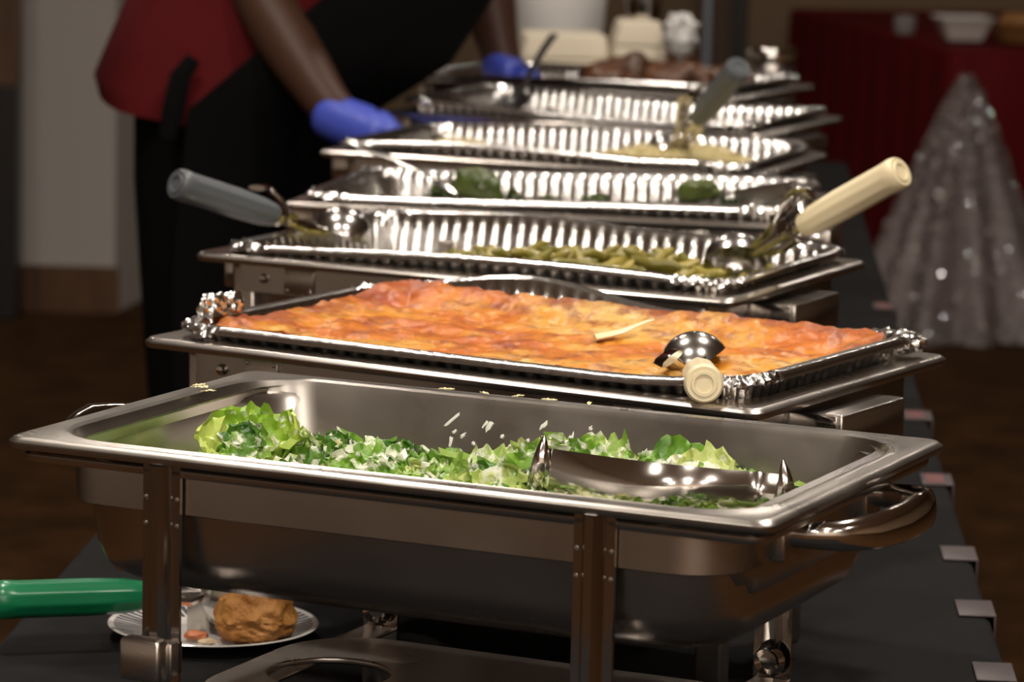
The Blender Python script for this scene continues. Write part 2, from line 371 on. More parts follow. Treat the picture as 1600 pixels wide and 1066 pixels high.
# ------------------------------------------------------------------ salad
def leaf_material(name, c0, c1, c2, white):
    m = mat(name, c1, 0.38, 0, 0.5, Subsurface_Weight=0.0)
    n, l, b = nodes(m)
    tc = n.new('ShaderNodeTexCoord'); oi = n.new('ShaderNodeObjectInfo')
    ad = n.new('ShaderNodeVectorMath'); ad.operation = 'ADD'; l.new(tc.outputs['Object'], ad.inputs[0])
    sc = n.new('ShaderNodeVectorMath'); sc.operation = 'SCALE'; sc.inputs['Scale'].default_value = 3.0
    cb_ = n.new('ShaderNodeCombineXYZ'); l.new(oi.outputs['Random'], cb_.inputs[0]); l.new(oi.outputs['Random'], cb_.inputs[1])
    l.new(cb_.outputs[0], sc.inputs[0]); l.new(sc.outputs[0], ad.inputs[1])
    t = n.new('ShaderNodeTexNoise'); t.inputs['Scale'].default_value = 70; t.inputs['Detail'].default_value = 5; l.new(ad.outputs[0], t.inputs['Vector'])
    mx0 = n.new('ShaderNodeMath'); mx0.operation = 'MULTIPLY_ADD'; mx0.inputs[1].default_value = 0.75; l.new(oi.outputs['Random'], mx0.inputs[0])
    sb = n.new('ShaderNodeMath'); sb.operation = 'MULTIPLY_ADD'; sb.inputs[1].default_value = 0.7; sb.inputs[2].default_value = -0.22; l.new(t.outputs['Fac'], sb.inputs[0]); l.new(sb.outputs[0], mx0.inputs[2])
    r = n.new('ShaderNodeValToRGB'); e = r.color_ramp.elements; e.new(0.5)
    for k, c in enumerate((c0, c1, c2)): e[k].position = (0.15, 0.5, 0.9)[k]; e[k].color = (*c, 1)
    l.new(mx0.outputs[0], r.inputs[0])
    t2 = n.new('ShaderNodeTexNoise'); t2.inputs['Scale'].default_value = 75; t2.inputs['Detail'].default_value = 7; l.new(ad.outputs[0], t2.inputs['Vector'])
    r2 = n.new('ShaderNodeValToRGB'); r2.color_ramp.elements[0].position = white; r2.color_ramp.elements[1].position = white + 0.07
    l.new(t2.outputs['Fac'], r2.inputs[0])
    mx = n.new('ShaderNodeMixRGB'); l.new(r2.outputs[0], mx.inputs[0]); l.new(r.outputs[0], mx.inputs[1]); mx.inputs[2].default_value = (0.78, 0.80, 0.66, 1)
    l.new(mx.outputs[0], b.inputs['Base Color'])
    bp = n.new('ShaderNodeBump'); bp.inputs['Strength'].default_value = 0.5; bp.inputs['Distance'].default_value = 0.002; l.new(t2.outputs['Fac'], bp.inputs['Height']); l.new(bp.outputs[0], b.inputs['Normal'])
    return m
leaf_m = leaf_material('romaine', (0.03, 0.13, 0.012), (0.20, 0.38, 0.04), (0.56, 0.63, 0.22), 0.525)
rib_m = leaf_material('romaine_rib', (0.42, 0.50, 0.14), (0.58, 0.62, 0.25), (0.74, 0.75, 0.48), 0.55)
parm = mat('parmesan', (0.80, 0.72, 0.42), 0.5)
def leaf_mesh(seed, L_=.05, W_=.036, m=None, curl=1.0):
    rnd = random.Random(seed); p1, p2, p3 = rnd.uniform(0, 9), rnd.uniform(0, 9), rnd.uniform(.4, 1.2)
    def fn(u, v):
        s, t = u*2-1, v*2-1
        wd = (max(0.02, 1 - abs(s)**2.6))**.5*(1 + .30*nz(s*3.5+p1, p2) + .06*math.sin(s*17+p1))
        x = s*L_/2*(1 + .16*nz(t*2.5+p2, p1) + .05*math.sin(t*11+p2)); y = t*W_/2*wd
        ed = abs(t)**2
        z = curl*(.007*t*t*p3 + .008*s*s*(p3-.8) + .0028*ed*math.sin(s*15+p1+t*2) + .0045*nz(s*5+p2, t*5+p1) + .002*nz(s*11+p1, t*11)) + .003*nz(s*2, t*2+p2*3)
        return (x, y, z)
    return MB().grid(18, 12, fn).mesh('lettuce_leaf', m or leaf_m)
leaves = [leaf_mesh(s, random.uniform(.038, .056), random.uniform(.028, .040)) for s in range(7)]
hearts = [leaf_mesh(80+s, .056, .046, leaf_material('romaine_heart', (0.22, 0.40, 0.03), (0.38, 0.52, 0.06), (0.55, 0.64, 0.16), 0.60) if s == 0 else bpy.data.materials['romaine_heart'], 1.2) for s in range(3)]
ribs = [leaf_mesh(20+s, .034, .016, rib_m, .7) for s in range(3)]
chips = [leaf_mesh(40+s, .020, .013, parm, .25) for s in range(3)]
salad = thing('caesar_salad', 'chopped green romaine salad with white dressing and cheese shavings in the steel pan', 'salad', (*loc_of(0, 0, 0)[:2], ZR-.064), R_(POSES[0][2]))
def salad_h(a, b):                     # heap height above the pan bottom
    h = .020 + .008*nz(a*14, b*14, 3)
    h += .017*math.exp(-((a+.188)/.032)**2 - ((b-.02)/.06)**2)
    h += .010*math.exp(-((a-.02)/.06)**2 - ((b-.08)/.05)**2)
    h += .012*math.exp(-((a-.10)/.05)**2 - ((b-.085)/.04)**2)
    return h
def fill_mesh(fn, hx, hy, r, z0=0.0, nx=40, ny=26):
    m_ = MB()
    def f(u, v):
        a, b = (u*2-1), (v*2-1)
        x, y = a*hx, b*hy
        # squash square towards rounded corners
        if abs(x) > hx-r and abs(y) > hy-r:
            cx, cy = math.copysign(hx-r, x), math.copysign(hy-r, y); d = math.hypot(x-cx, y-cy)
            m0 = max(abs(x-cx), abs(y-cy)); kx = m0/max(d, 1e-6); x, y = cx+(x-cx)*kx, cy+(y-cy)*kx
        return (x, y, fn(x, y))
    m_.grid(nx, ny, f)
    n0 = len(m_.v)                      # skirt down to the pan bottom
    edge = [i for i in range(nx+1)] + [(j+1)*(nx+1)-1 for j in range(1, ny+1)] + [ny*(nx+1)+i for i in range(nx-1, -1, -1)] + [j*(nx+1) for j in range(ny-1, 0, -1)]
    for i in edge: m_.v.append((m_.v[i][0]*.97, m_.v[i][1]*.97, z0))
    K = len(edge)
    for q in range(K): m_.f.append((edge[(q+1) % K], edge[q], n0+q, n0+(q+1) % K))
    m_.f.append(tuple(n0+q for q in range(K)))
    return m_
base_m = fill_mesh(lambda a, b: salad_h(a, b) - .010, .222, .120, .04, 0.001).build('salad_bed', leaf_m, salad); base_m['kind'] = 'stuff'
for k in range(290):
    a = random.uniform(-.205, .205); b = random.uniform(-.112, .112)
    if k > 200: b = random.uniform(0, .112)
    q = random.random(); me = random.choice(leaves if q < .66 else (ribs if q < .85 else chips))
    nm = 'lettuce_leaf' if q < .66 else ('lettuce_rib' if q < .85 else 'cheese_shaving')
    o = bpy.data.objects.new(nm, me); COL.objects.link(o); o.parent = salad
    lift = -.004 + random.uniform(-.002, .007) + (.004 if nm == 'cheese_shaving' else 0)
    o.location = (a, b, salad_h(a, b) + lift)
    o.rotation_euler = (Matrix.Rotation(random.gauss(.42, .28), 3, 'X') @ Matrix.Rotation(random.gauss(0, .28), 3, 'Y') @ Matrix.Rotation(random.uniform(0, 6.28), 3, 'Z')).to_euler()
    s_ = random.uniform(.75, 1.15); o.scale = (s_, s_, s_)
# one big frilly leaf crowning the left heap
for (a, b, z, rx, ry, rz, s_) in ((-.188, .025, .040, .9, .1, .3, 1.1), (-.172, .035, .036, .8, -.3, -.4, 1.0), (-.196, .01, .034, .8, .4, .9, .95), (.045, .092, .040, .7, 0, .2, 1.1), (.028, .085, .038, .9, .2, -.5, .9), (.100, .098, .040, .8, 0, .1, 1.15), (.118, .09, .038, .7, -.2, .4, 1.0)):
    o = bpy.data.objects.new('lettuce_leaf', hearts[int(abs(a)*1000) % 3] if a < 0 else leaves[int(abs(a)*1000) % 7]); COL.objects.link(o); o.parent = salad
    o.location = (a, b, z); o.rotation_euler = (rx, ry, rz); o.scale = (s_, s_, s_)

for k, (a, b, r) in enumerate(((-.250, .062, .3), (-.254, .070, 1.2), (-.246, .066, 2.2), (-.236, .052, .8), (-.10, .150, .4), (-.07, .149, 2.6), (-.045, .151, 1.1), (-.02, .149, .2), (.01, .150, 1.9))):
    o = bpy.data.objects.new('cheese_shaving', chips[k % 3]); COL.objects.link(o); o.parent = salad
    o.location = (a, b, .0662); o.rotation_euler = (0, 0, r); o.scale = (.55, .22, .3)
# steel salad tongs lying on the salad
tg = thing('salad_tongs', 'polished wide steel salad tongs with claw ends lying in the salad pan', 'tongs', (0.10, 2.235, ZR-.022), 0)
pL, pR = Vector((-.082, .045, 0)), Vector((.078, .0, -.004))
def tong_pt(u):
    p = pL.lerp(pR, u); bow = math.sin(PI*min(1, u*1.15))
    return Vector((p.x, p.y - .022*bow, p.z + .002*bow))
mt = MB()
for off in (0, .0012):
    mt.grid(28, 6, lambda u, v: tuple(tong_pt(u) + Vector((.010*(v-.5)*math.sin(u*3), off + .004*(v-.5)**2*4, (v-.5)*(.042 - .006*u)))))
mt.build('arm', chrome, tg)
def horn(base, side):                  # crescent claw, tip leaning back over the arm
    L_ = []
    for q in range(13):
        t_ = q/12; z = -.016 + .046*t_
        xo = -side*(.010*t_**2.2) + side*(.006 - .004*(1-t_)); w_ = .0110*(1-t_)**.7 + .0004
        xc = base.x + xo - side*w_*.6; yc = base.y - .001 - .005*math.sin(t_*PI)
        L_.append([(xc + w_*math.cos(a_), yc + .0016*math.sin(a_) + 25*(w_*math.cos(a_))**2, base.z + z) for a_ in [2*PI*j/14 for j in range(14)]])
    return MB().loft(L_, True, True, True)
horn(tong_pt(0), -1).build('claw', chrome, tg); horn(tong_pt(1), 1).build('claw', chrome, tg)

# ------------------------------------------------------------------ foil pans
def foil_pan(seed, warp, hx=.250, hy=.150, depth=.055):
    rnd = random.Random(seed); mb = MB(); step = .0022; N0 = rrect_dense(hx, hy, .035, step); N = len(N0)
    nrm = []
    for i in range(N):
        t = (N0[(i+1) % N] - N0[i-1]).normalized(); nrm.append(Vector((t.y, -t.x)))
    flutes = 112
    # (inward offset, z, flute amplitude, crinkle)
    prof = [(.004, .0030, 0, .0006), (.001, .0012, 0, .0010), (-.0022, .0026, 0, .0012), (-.0016, .0048, 0, .0012), (.0006, .0068, 0, .0012), (.0035, .0080, 0, .0010), (.0065, .0078, 0, .0004), (.0088, .0066, 0, .0004), (.011, .0060, 0, .0003),
            (.0132, .002, .0002, .0002), (.0150, -.003, .0011, .0002), (.0172, -.010, .0015, .0002), (.0215, -.028, .0016, .0002), (.026, -.042, .0014, .0002), (.030, -.0505, .0006, .0003), (.037, -depth+.001, .0002, .0002), (.060, -depth, 0, .0002)]
    L_ = []
    for off, z, fl, cr in prof:
        ring = []
        for i, p in enumerate(N0):
            fa = math.sin(2*PI*flutes*i/N); fa = math.copysign(abs(fa)**.6, fa)
            corner = 1.0 if (abs(p.x) > hx-.05 and abs(p.y) > hy-.05) else .04
            n_ = nz(i*.55, z*300, seed) * cr * (.10 + 2.8*corner)
            q = p - nrm[i]*(off - fl*fa + n_)
            ww = warp(p.x, p.y) * max(0, 1 + z/depth)
            ring.append((q.x, q.y, z + ww + nz(i*.4+50, off*500, seed)*cr*(.10 + 3.2*corner)))
        L_.append(ring)
    mb.loft(L_)
    mb.f.append(tuple(range((len(prof)-1)*N, len(prof)*N)))
    return mb
fw = [None,
      lambda x, y: .002 + .016*math.exp(-((x+.10)/.09)**2 - ((y-.15)/.1)**2) + .006*math.exp(-((x-.25)/.06)**2),
      lambda x, y: .003 + .004*math.sin(x*9+1)*(y < 0) + .006*math.exp(-((x+.08)/.1)**2)*(y > 0),
      lambda x, y: .003 + .003*math.sin(x*8),
      lambda x, y: .003 + .004*math.sin(x*10+2) + .004*math.exp(-((x-.2)/.05)**2),
      lambda x, y: .003 + .005*math.sin(x*9+4),
      lambda x, y: .003 + .003*math.sin(x*9)]
FP = [None, (0.0, .002, 0.0), (0.004, .0, .6), (0.0, .0, .5), (.0, .0, -.5), (0, 0, .8), (0, 0, 0)]
fl_lab = ['', 'aluminium foil tray of baked orange pasta with crumpled corners', 'fluted aluminium foil tray holding green beans, third dish from the front',
          'nearly empty fluted foil tray with dark green vegetables, fourth dish from the front', 'foil tray holding pale yellow rice, fifth dish from the front',
          'foil tray with only brown scraps left, sixth dish from the front', 'farthest foil tray, holding brown roast meat']
trays = [None]
for i in range(1, 7):
    a, b, dr = FP[i]
    t = thing('foil_tray', fl_lab[i], 'foil tray', loc_of(i, a, b, ZR+.0015), R_(POSES[i][2] + dr), 'aluminium foil trays in the chafing dishes')
    foil_pan(i*13, fw[i]).build('tray_body', foil, t); trays.append(t)
def crumple(c, rad, seed, squash=(1, 1, 1)):
    m_ = MB(); 
    def fn(u, v):
        th, ph = u*2*PI, v*PI
        d = Vector((math.cos(th)*math.sin(ph), math.sin(th)*math.sin(ph), math.cos(ph)))
        r = rad*(1 + .30*abs(nz(d.x*5+seed, d.y*5, d.z*5)) + .45*nz(d.x*3.5+seed, d.y*3.5, d.z*3.5))
        return (c[0]+d.x*r*squash[0], c[1]+d.y*r*squash[1], c[2]+d.z*r*squash[2])
    return m_.grid(26, 14, fn)
for (x, y, z, r, sd, sq) in ((-.243, -.098, .014, .013, 3, (.7, 1.2, 1.0)), (-.246, -.068, .012, .010, 5, (.6, 1.1, 1.2)), (.243, .128, .010, .012, 8, (1.0, 1.2, .6))):
    crumple((x, y, z), r, sd, sq).build('crumpled_foil', foil, trays[1])

# ------------------------------------------------------------------ food in the foil trays
bake = mat('baked_cheese', (0.7, 0.3, 0.06), 0.32, 0, 0.5)
r0 = noise_col(bake, [(0.32, (0.36, 0.06, 0.005)), (0.46, (0.56, 0.16, 0.010)), (0.56, (0.64, 0.28, 0.03)), (0.69, (0.68, 0.47, 0.15))], 11, 6, 0.62, stretch=(0.8, 1.2, 1.0), dist=0.3)
n_, l_, b_ = nodes(bake); tc_ = n_.new('ShaderNodeTexCoord'); t_ = n_.new('ShaderNodeTexNoise'); t_.inputs['Scale'].default_value = 34; t_.inputs['Detail'].default_value = 8; t_.inputs['Roughness'].default_value = 0.7; l_.new(tc_.outputs['Object'], t_.inputs['Vector'])
r_ = n_.new('ShaderNodeValToRGB'); r_.color_ramp.elements[0].position = 0.49; r_.color_ramp.elements[1].position = 0.66; l_.new(t_.outputs['Fac'], r_.inputs[0])
mx_ = n_.new('ShaderNodeMixRGB'); l_.new(r_.outputs[0], mx_.inputs[0]); l_.new(r0.outputs[0], mx_.inputs[1]); mx_.inputs[2].default_value = (0.20, 0.032, 0.006, 1); sp_ = n_.new('ShaderNodeSeparateXYZ'); l_.new(tc_.outputs['Object'], sp_.inputs[0])
def edge_(out, lim):
    a_ = n_.new('ShaderNodeMath'); a_.operation = 'ABSOLUTE'; l_.new(out, a_.inputs[0]); d_ = n_.new('ShaderNodeMath'); d_.operation = 'DIVIDE'; d_.inputs[1].default_value = lim; l_.new(a_.outputs[0], d_.inputs[0]); return d_
e_ = n_.new('ShaderNodeMath'); e_.operation = 'MAXIMUM'; l_.new(edge_(sp_.outputs['X'], .232).outputs[0], e_.inputs[0]); l_.new(edge_(sp_.outputs['Y'], .132).outputs[0], e_.inputs[1])
ea_ = n_.new('ShaderNodeMath'); ea_.operation = 'MULTIPLY_ADD'; ea_.inputs[1].default_value = 0.55; l_.new(t_.outputs['Fac'], ea_.inputs[0]); l_.new(e_.outputs[0], ea_.inputs[2])
er_ = n_.new('ShaderNodeMapRange'); er_.inputs['From Min'].default_value = 1.10; er_.inputs['From Max'].default_value = 1.30; er_.inputs['To Max'].default_value = 0.85; l_.new(ea_.outputs[0], er_.inputs['Value'])
mb2 = n_.new('ShaderNodeMixRGB'); l_.new(er_.outputs[0], mb2.inputs[0]); l_.new(mx_.outputs[0], mb2.inputs[1]); mb2.inputs[2].default_value = (0.24, 0.045, 0.008, 1); l_.new(mb2.outputs[0], b_.inputs['Base Color'])
bump(bake, 45, 0.9, 0.006, 9)
def lasagna_h(x, y):
    e = max(abs(x)/.232, abs(y)/.132)
    return .0550 + .0035*fbm(x*22, y*28, 1) + .0030*nz(x*75, y*85, 4) + .0015*nz(x*170, y*180, 2) + .006*max(0, e-.84)/.16 + .009*math.exp(-((y-.125)/.028)**2)
t = thing('baked_pasta', 'baked orange pasta casserole with browned cheese crust filling the foil tray', 'food', loc_of(1, 0, .002, ZR-.053), R_(POSES[1][2]))
fill_mesh(lasagna_h, .232, .132, .03, 0.0, 120, 76).build('cheese_crust', bake, t)
melt = mat('pale_melted_cheese', (0.80, 0.70, 0.42), 0.35)
m_ = MB(); m_.tube([(.022, .035, .057), (.030, .042, .059), (.036, .050, .061), (.040, .062, .064), (.047, .072, .068), (.050, .078, .069)], [.007, .0065, .005, .003, .002, .001], 10, 1, .4)
m_.build('cheese_pull', melt, t)
# olive green beans
bean_m = mat('olive_beans', (0.20, 0.17, 0.025), 0.35)
n_, l_, b_ = nodes(bean_m); oi = n_.new('ShaderNodeObjectInfo'); rr = n_.new('ShaderNodeValToRGB')
rr.color_ramp.elements[0].color = (0.13, 0.12, 0.015, 1); rr.color_ramp.elements[1].color = (0.33, 0.26, 0.05, 1); l_.new(oi.outputs['Random'], rr.inputs[0]); l_.new(rr.outputs[0], b_.inputs['Base Color'])
def bean_mesh(s):
    rnd = random.Random(s); L_ = rnd.uniform(.030, .048); c = rnd.uniform(-.006, .006)
    P = [((u-.5)*L_, c*math.sin(u*PI), .0015*math.sin(u*7+s)) for u in [k/7 for k in range(8)]]
    return MB().tube(P, [.002, .0042, .0047, .0044, .0047, .0045, .0040, .0018], 8).mesh('green_bean', bean_m)
beans = [bean_mesh(s) for s in range(6)]
t = thing('green_beans', 'heap of olive cooked green beans spread in the third foil tray', 'vegetables', loc_of(2, .004, 0, ZR-.053), R_(POSES[2][2]))
def bean_h(x, y): return max(.004, .034 + .020*math.exp(-((x-.06)/.12)**2 - ((y-.0)/.1)**2) + .006*nz(x*20, y*20, 8) - .026*(x < -.1)*min(1, (-.1-x)/.06))
o = fill_mesh(lambda x, y: bean_h(x, y)-.006, .214, .115, .03, 0.001, 40, 24).build('bean_bed', bean_m, t); o['kind'] = 'stuff'
for k in range(270):
    x, y = random.uniform(-.20, .205), random.uniform(-.108, .108)
    o = bpy.data.objects.new('green_bean', random.choice(beans)); COL.objects.link(o); o.parent = t
    o.location = (x, y, bean_h(x, y) + random.uniform(-.002, .006)); o.rotation_euler = (random.gauss(0, .25), random.gauss(0, .25), random.uniform(0, 6.28))
# dark green vegetables, few left
dgreen = leaf_material('dark_greens', (0.010, 0.022, 0.003), (0.028, 0.050, 0.007), (0.075, 0.095, 0.018), 0.85)
dl = [leaf_mesh(60+s, .05, .034, dgreen, 1.2) for s in range(4)]
t = thing('leafy_greens', 'last dark green cooked leaves scattered in the fourth foil tray', 'vegetables', loc_of(3, 0, 0, ZR-.053), R_(POSES[3][2]))
for k in range(60):
    x = random.choice([random.gauss(-.14, .04), random.gauss(.16, .03), random.uniform(-.2, .2)]); x = max(-.2, min(.2, x)); y = random.uniform(-.10, .10)
    o = bpy.data.objects.new('cooked_leaf', random.choice(dl)); COL.objects.link(o); o.parent = t
    o.location = (x, y, .012 + random.uniform(0, .03)); o.rotation_euler = (random.gauss(0, .5), random.gauss(0, .5), random.uniform(0, 6.28)); o.scale = (.8, .8, .8)
# rice
rice_m = mat('pale_rice', (0.62, 0.52, 0.26), 0.5); noise_col(rice_m, [(0.35, (0.45, 0.36, 0.14)), (0.65, (0.70, 0.62, 0.36))], 120, 3, 0.6); bump(rice_m, 220, 0.9, 0.004)
t = thing('yellow_rice', 'heaped pale yellow rice in the fifth foil tray', 'rice', loc_of(4, 0, 0, ZR-.053), R_(POSES[4][2]))
def rice_h(x, y): return .036 + .022*math.exp(-((x-.10)/.09)**2) + .012*math.exp(-((x+.18)/.05)**2) + .005*fbm(x*25, y*25, 2)
o = fill_mesh(rice_h, .214, .115, .03, 0.0, 70, 40).build('rice_heap', rice_m, t)
gm = MB()
for k in range(1500):
    x, y = random.uniform(-.205, .205), random.uniform(-.105, .105); z = rice_h(x, y); an = random.uniform(0, PI); d = Vector((math.cos(an), math.sin(an), random.gauss(0, .4)))*.004; p = Vector((x, y, z + .0008))
    gm.tube([p-d, p-d*.5, p+d*.5, p+d], [.0004, .0013, .0013, .0004], 5)
o = gm.build('rice_grains', rice_m, t); o['kind'] = 'stuff'
# brown scraps and roast meat
meat_m = mat('brown_roast', (0.16, 0.055, 0.018), 0.4); noise_col(meat_m, [(0.3, (0.03, 0.010, 0.004)), (0.6, (0.10, 0.038, 0.014)), (0.8, (0.17, 0.075, 0.03))], 35, 6, 0.6); bump(meat_m, 60, 0.6, 0.004)
def lump(name, parent, c, r, sd, sq, m):
    mb_ = MB()
    def fn(u, v):
        th, ph = u*2*PI, v*PI; d = Vector((math.cos(th)*math.sin(ph), math.sin(th)*math.sin(ph), math.cos(ph)))
        k = r*(1 + .28*nz(d.x*1.7+sd, d.y*1.7, d.z*1.7) + .08*nz(d.x*6+sd, d.y*6, d.z*6))
        return (c[0]+d.x*k*sq[0], c[1]+d.y*k*sq[1], c[2]+d.z*k*sq[2])
    return mb_.grid(22, 14, fn).build(name, m, parent)
t = thing('meat_scraps', 'a few brown meat scraps left in the sixth foil tray', 'food', loc_of(5, 0, 0, ZR-.053), R_(POSES[5][2]))
for k, (x, y) in enumerate([(-.12, .085), (-.02, .09), (.065, .08), (.10, .06), (.15, .02), (.0, -.02), (-.08, .02), (.17, .08), (.12, .095), (-.17, .03)]):
    lump('meat_piece', t, (x, y, .016), .020 + .008*random.random(), k*3.1, (1.2, .8, .75), meat_m)
t = thing('roast_meat', 'dark brown roast pieces piled in the farthest foil tray', 'food', loc_of(6, 0, 0, ZR-.053), R_(POSES[6][2]))
for k in range(22):
    x = random.uniform(-.02, .19); y = random.uniform(-.09, .09)
    lump('meat_piece', t, (x, y, .022 + random.uniform(0, .045)), .026 + .012*random.random(), 40 + k*2.3, (1.2, .9, .85), meat_m)

# ------------------------------------------------------------------ utensils
def place(o, H_, B_, up=(0, 0, 1), roll=0.0):      # local +X runs from the handle end to the bowl
    H_, B_ = Vector(H_), Vector(B_); x = (B_-H_).normalized(); u = Vector(up); y = u.cross(x).normalized(); z = x.cross(y)
    m3 = Matrix((x, y, z)).transposed() @ Matrix.Rotation(roll, 3, 'X')
    o.matrix_world = Matrix.Translation(H_) @ m3.to_4x4()
def disher(label, hm, H_, B_, up=(0, 0, 1), roll=0.0, bowl_open=-1, hl_=.118, r=.0145, br=.029, pitch=0.0):
    t = thing('portion_scoop', label, 'scoop', (0, 0, 0), 0, 'spring-handled portion scoops')
    D = (Vector(B_)-Vector(H_)).length
    place(t, H_, B_, up, roll)
    prof = [(0.0, .001), (r*.55, .0005), (r*.62, -.0), (r*.9, .0), (r*.99, .002), (r*1.04, .006), (r*1.02, .012), (r*.97, .016), (r*.97, hl_*.6), (r*.88, hl_*.86), (r*.74, hl_*.97), (r*.6, hl_), (0, hl_)]
    MB().lathe(prof, 60, 'X', (0, 0, 0), lambda a, h: 1 + (.035*max(-.4, math.sin(a*10)) if .014 < h < hl_*.9 else 0)).build('handle', hm, t)
    MB().lathe([(r*.70, .0004), (r*.66, -.0012), (r*.50, -.0012), (r*.46, .0006)], 30, 'X').build('end_cap', hm, t)
    MB().tube([(hl_-.01, 0, 0), (D-br*.8, 0, 0)], .0042, 12).build('shaft', chrome, t)
    MB().tube([(hl_-.004, 0, .0), (hl_+.004, 0, 0)], r*.66, 16).build('ferrule', chrome, t)
    m_ = MB()
    lv = [(hl_-.022, .010, .020), (hl_-.010, .014, .024), (hl_+.006, .013, .018), (hl_+.022, .010, .008), (hl_+.034, .009, .003), (D-br, .008, 0)]
    m_.tube(lv, [.0105, .0095, .007, .005, .0045, .004], 8, .28, 1.0, (0, 1, 0)).build('lever', chrome, t)
    MB().tube([(hl_+.012, -.011, 0), (hl_+.012, .013, 0)], .0065, 14, up=(1, 0, 0)).build('gear_hub', chrome, t)
    MB().tube([(hl_+.010, -.009, -.002), (hl_+.030, -.010, -.004), (D-br*.9, -.009, 0)], [.004, .004, .003], 8).build('side_rod', chrome, t)
    # bowl: hemisphere shell, opening along local bowl_open*Z
    pr_ = []
    for k in range(11): a = (PI/2)*k/10; pr_.append((br*math.sin(a), br*math.cos(a)))
    for k in range(10, -1, -1): a = (PI/2)*k/10; pr_.append(((br-.0012)*math.sin(a), (br-.0012)*math.cos(a)))
    pr_[0] = (1e-6, br); pr_[-1] = (1e-6, br-.0012)
    mb_ = MB().lathe(pr_, 40)
    cp, sp = math.cos(pitch), math.sin(pitch)
    mb_.v = [(D + x*cp + (-bowl_open*z)*sp, y*(1), -x*sp + (-bowl_open*z)*cp) for x, y, z in mb_.v]
    mb_.build('bowl', scoop_steel, t)
    return t
disher('grey-handled portion scoop leaning out over the left end of the green beans', grey_pl, (-.3095, 3.25, 1.0521), (-.164, 3.37, .992))
disher('ivory-handled portion scoop jutting out to the right of the green beans', ivory_pl, (.3344, 3.10, 1.094), (.200, 3.21, .996), roll=.5)
disher('ivory-handled portion scoop pointing its handle at the camera on the baked pasta', ivory_pl, (.1342, 2.46, 1.0077), (.137, 2.64, .991), roll=-.6, br=.027, r=.0135)
disher('grey-handled scoop standing upright in the yellow rice', grey_pl, (.2518, 4.09, 1.108), (.180, 4.24, .988))
gs = disher('green-handled portion scoop lying on the small plate, caked with orange mash', green_pl, (-.387, 2.655, .797), (-.203, 2.703, .797), roll=0.0, br=.034, pitch=-.85)

mash_m = mat('orange_mash', (0.46, 0.20, 0.045), 0.55); noise_col(mash_m, [(0.3, (0.32, 0.115, 0.02)), (0.7, (0.56, 0.27, 0.07))], 60, 5, 0.6); bump(mash_m, 130, 0.9, 0.004, 6)
t = thing('sweet_potato_mash', 'lump of orange mash stuck in and around the green-handled scoop', 'food', (-.190, 2.690, .7655), 0)
mb_ = MB()
def fnm(u, v):
    th, ph = u*2*PI, v*PI; d = Vector((math.cos(th)*math.sin(ph), math.sin(th)*math.sin(ph), math.cos(ph)))
    k = .0315*(1 + .12*nz(d.x*2.2, d.y*2.2, d.z*2.2+4) + .08*nz(d.x*6, d.y*6, d.z*6) + .05*nz(d.x*18, d.y*18, d.z*18))
    return (-.001 + d.x*k*(1.0 - .12*d.z), -.015 + d.y*k*(.9 - .1*d.z), max(-.001, .020 + d.z*k*(.95 if d.z > 0 else .7)))
mb_.grid(72, 44, fnm).build('mash_lump', mash_m, t)
lump('mash_crumb', t, (-.046, -.018, .004), .007, 9, (1.3, 1, .5), mat('orange_crumb', (0.45, 0.14, 0.05), 0.5))
lump('mash_crumb', t, (-.036, -.034, .003), .005, 12, (1.5, 1, .4), mat('pale_crumb', (0.65, 0.50, 0.32), 0.5))
# plate
plate_rim = mat('striped_plate_rim', (0.7, 0.7, 0.7), 0.2)
n_, l_, b_ = nodes(plate_rim); tcn = n_.new('ShaderNodeTexCoord'); sx_ = n_.new('ShaderNodeSeparateXYZ'); l_.new(tcn.outputs['Object'], sx_.inputs[0])
at = n_.new('ShaderNodeMath'); at.operation = 'ARCTAN2'; l_.new(sx_.outputs['Y'], at.inputs[0]); l_.new(sx_.outputs['X'], at.inputs[1])
ml = n_.new('ShaderNodeMath'); ml.operation = 'MULTIPLY'; ml.inputs[1].default_value = 64; l_.new(at.outputs[0], ml.inputs[0])
sn_ = n_.new('ShaderNodeMath'); sn_.operation = 'SINE'; l_.new(ml.outputs[0], sn_.inputs[0])
rp = n_.new('ShaderNodeValToRGB'); rp.color_ramp.elements[0].position = 0.35; rp.color_ramp.elements[0].color = (0.10, 0.10, 0.11, 1); rp.color_ramp.elements[1].position = 0.6; rp.color_ramp.elements[1].color = (0.72, 0.71, 0.69, 1)
l_.new(sn_.outputs[0], rp.inputs[0]); l_.new(rp.outputs[0], b_.inputs['Base Color'])
t = thing('dessert_plate', 'small white plate with a finely striped rim under the green scoop', 'plate', (-.226, 2.71, TZ), 0)
MB().lathe([(1e-6, .004), (.045, .004), (.050, .0046), (.0505, .0040), (.045, .001), (.040, .0005), (1e-6, .0005)], 64).build('plate_well', porcelain, t)
MB().lathe([(.050, .0046), (.056, .0062), (.077, .0108), (.0775, .0100), (.056, .0050), (.0505, .0036)], 96, caps=False).build('plate_band', plate_rim, t)
MB().lathe([(.077, .0108), (.0805, .0116), (.0815, .0110), (.0805, .0102), (.0775, .0100)], 96, caps=False).build('plate_edge', porcelain, t)

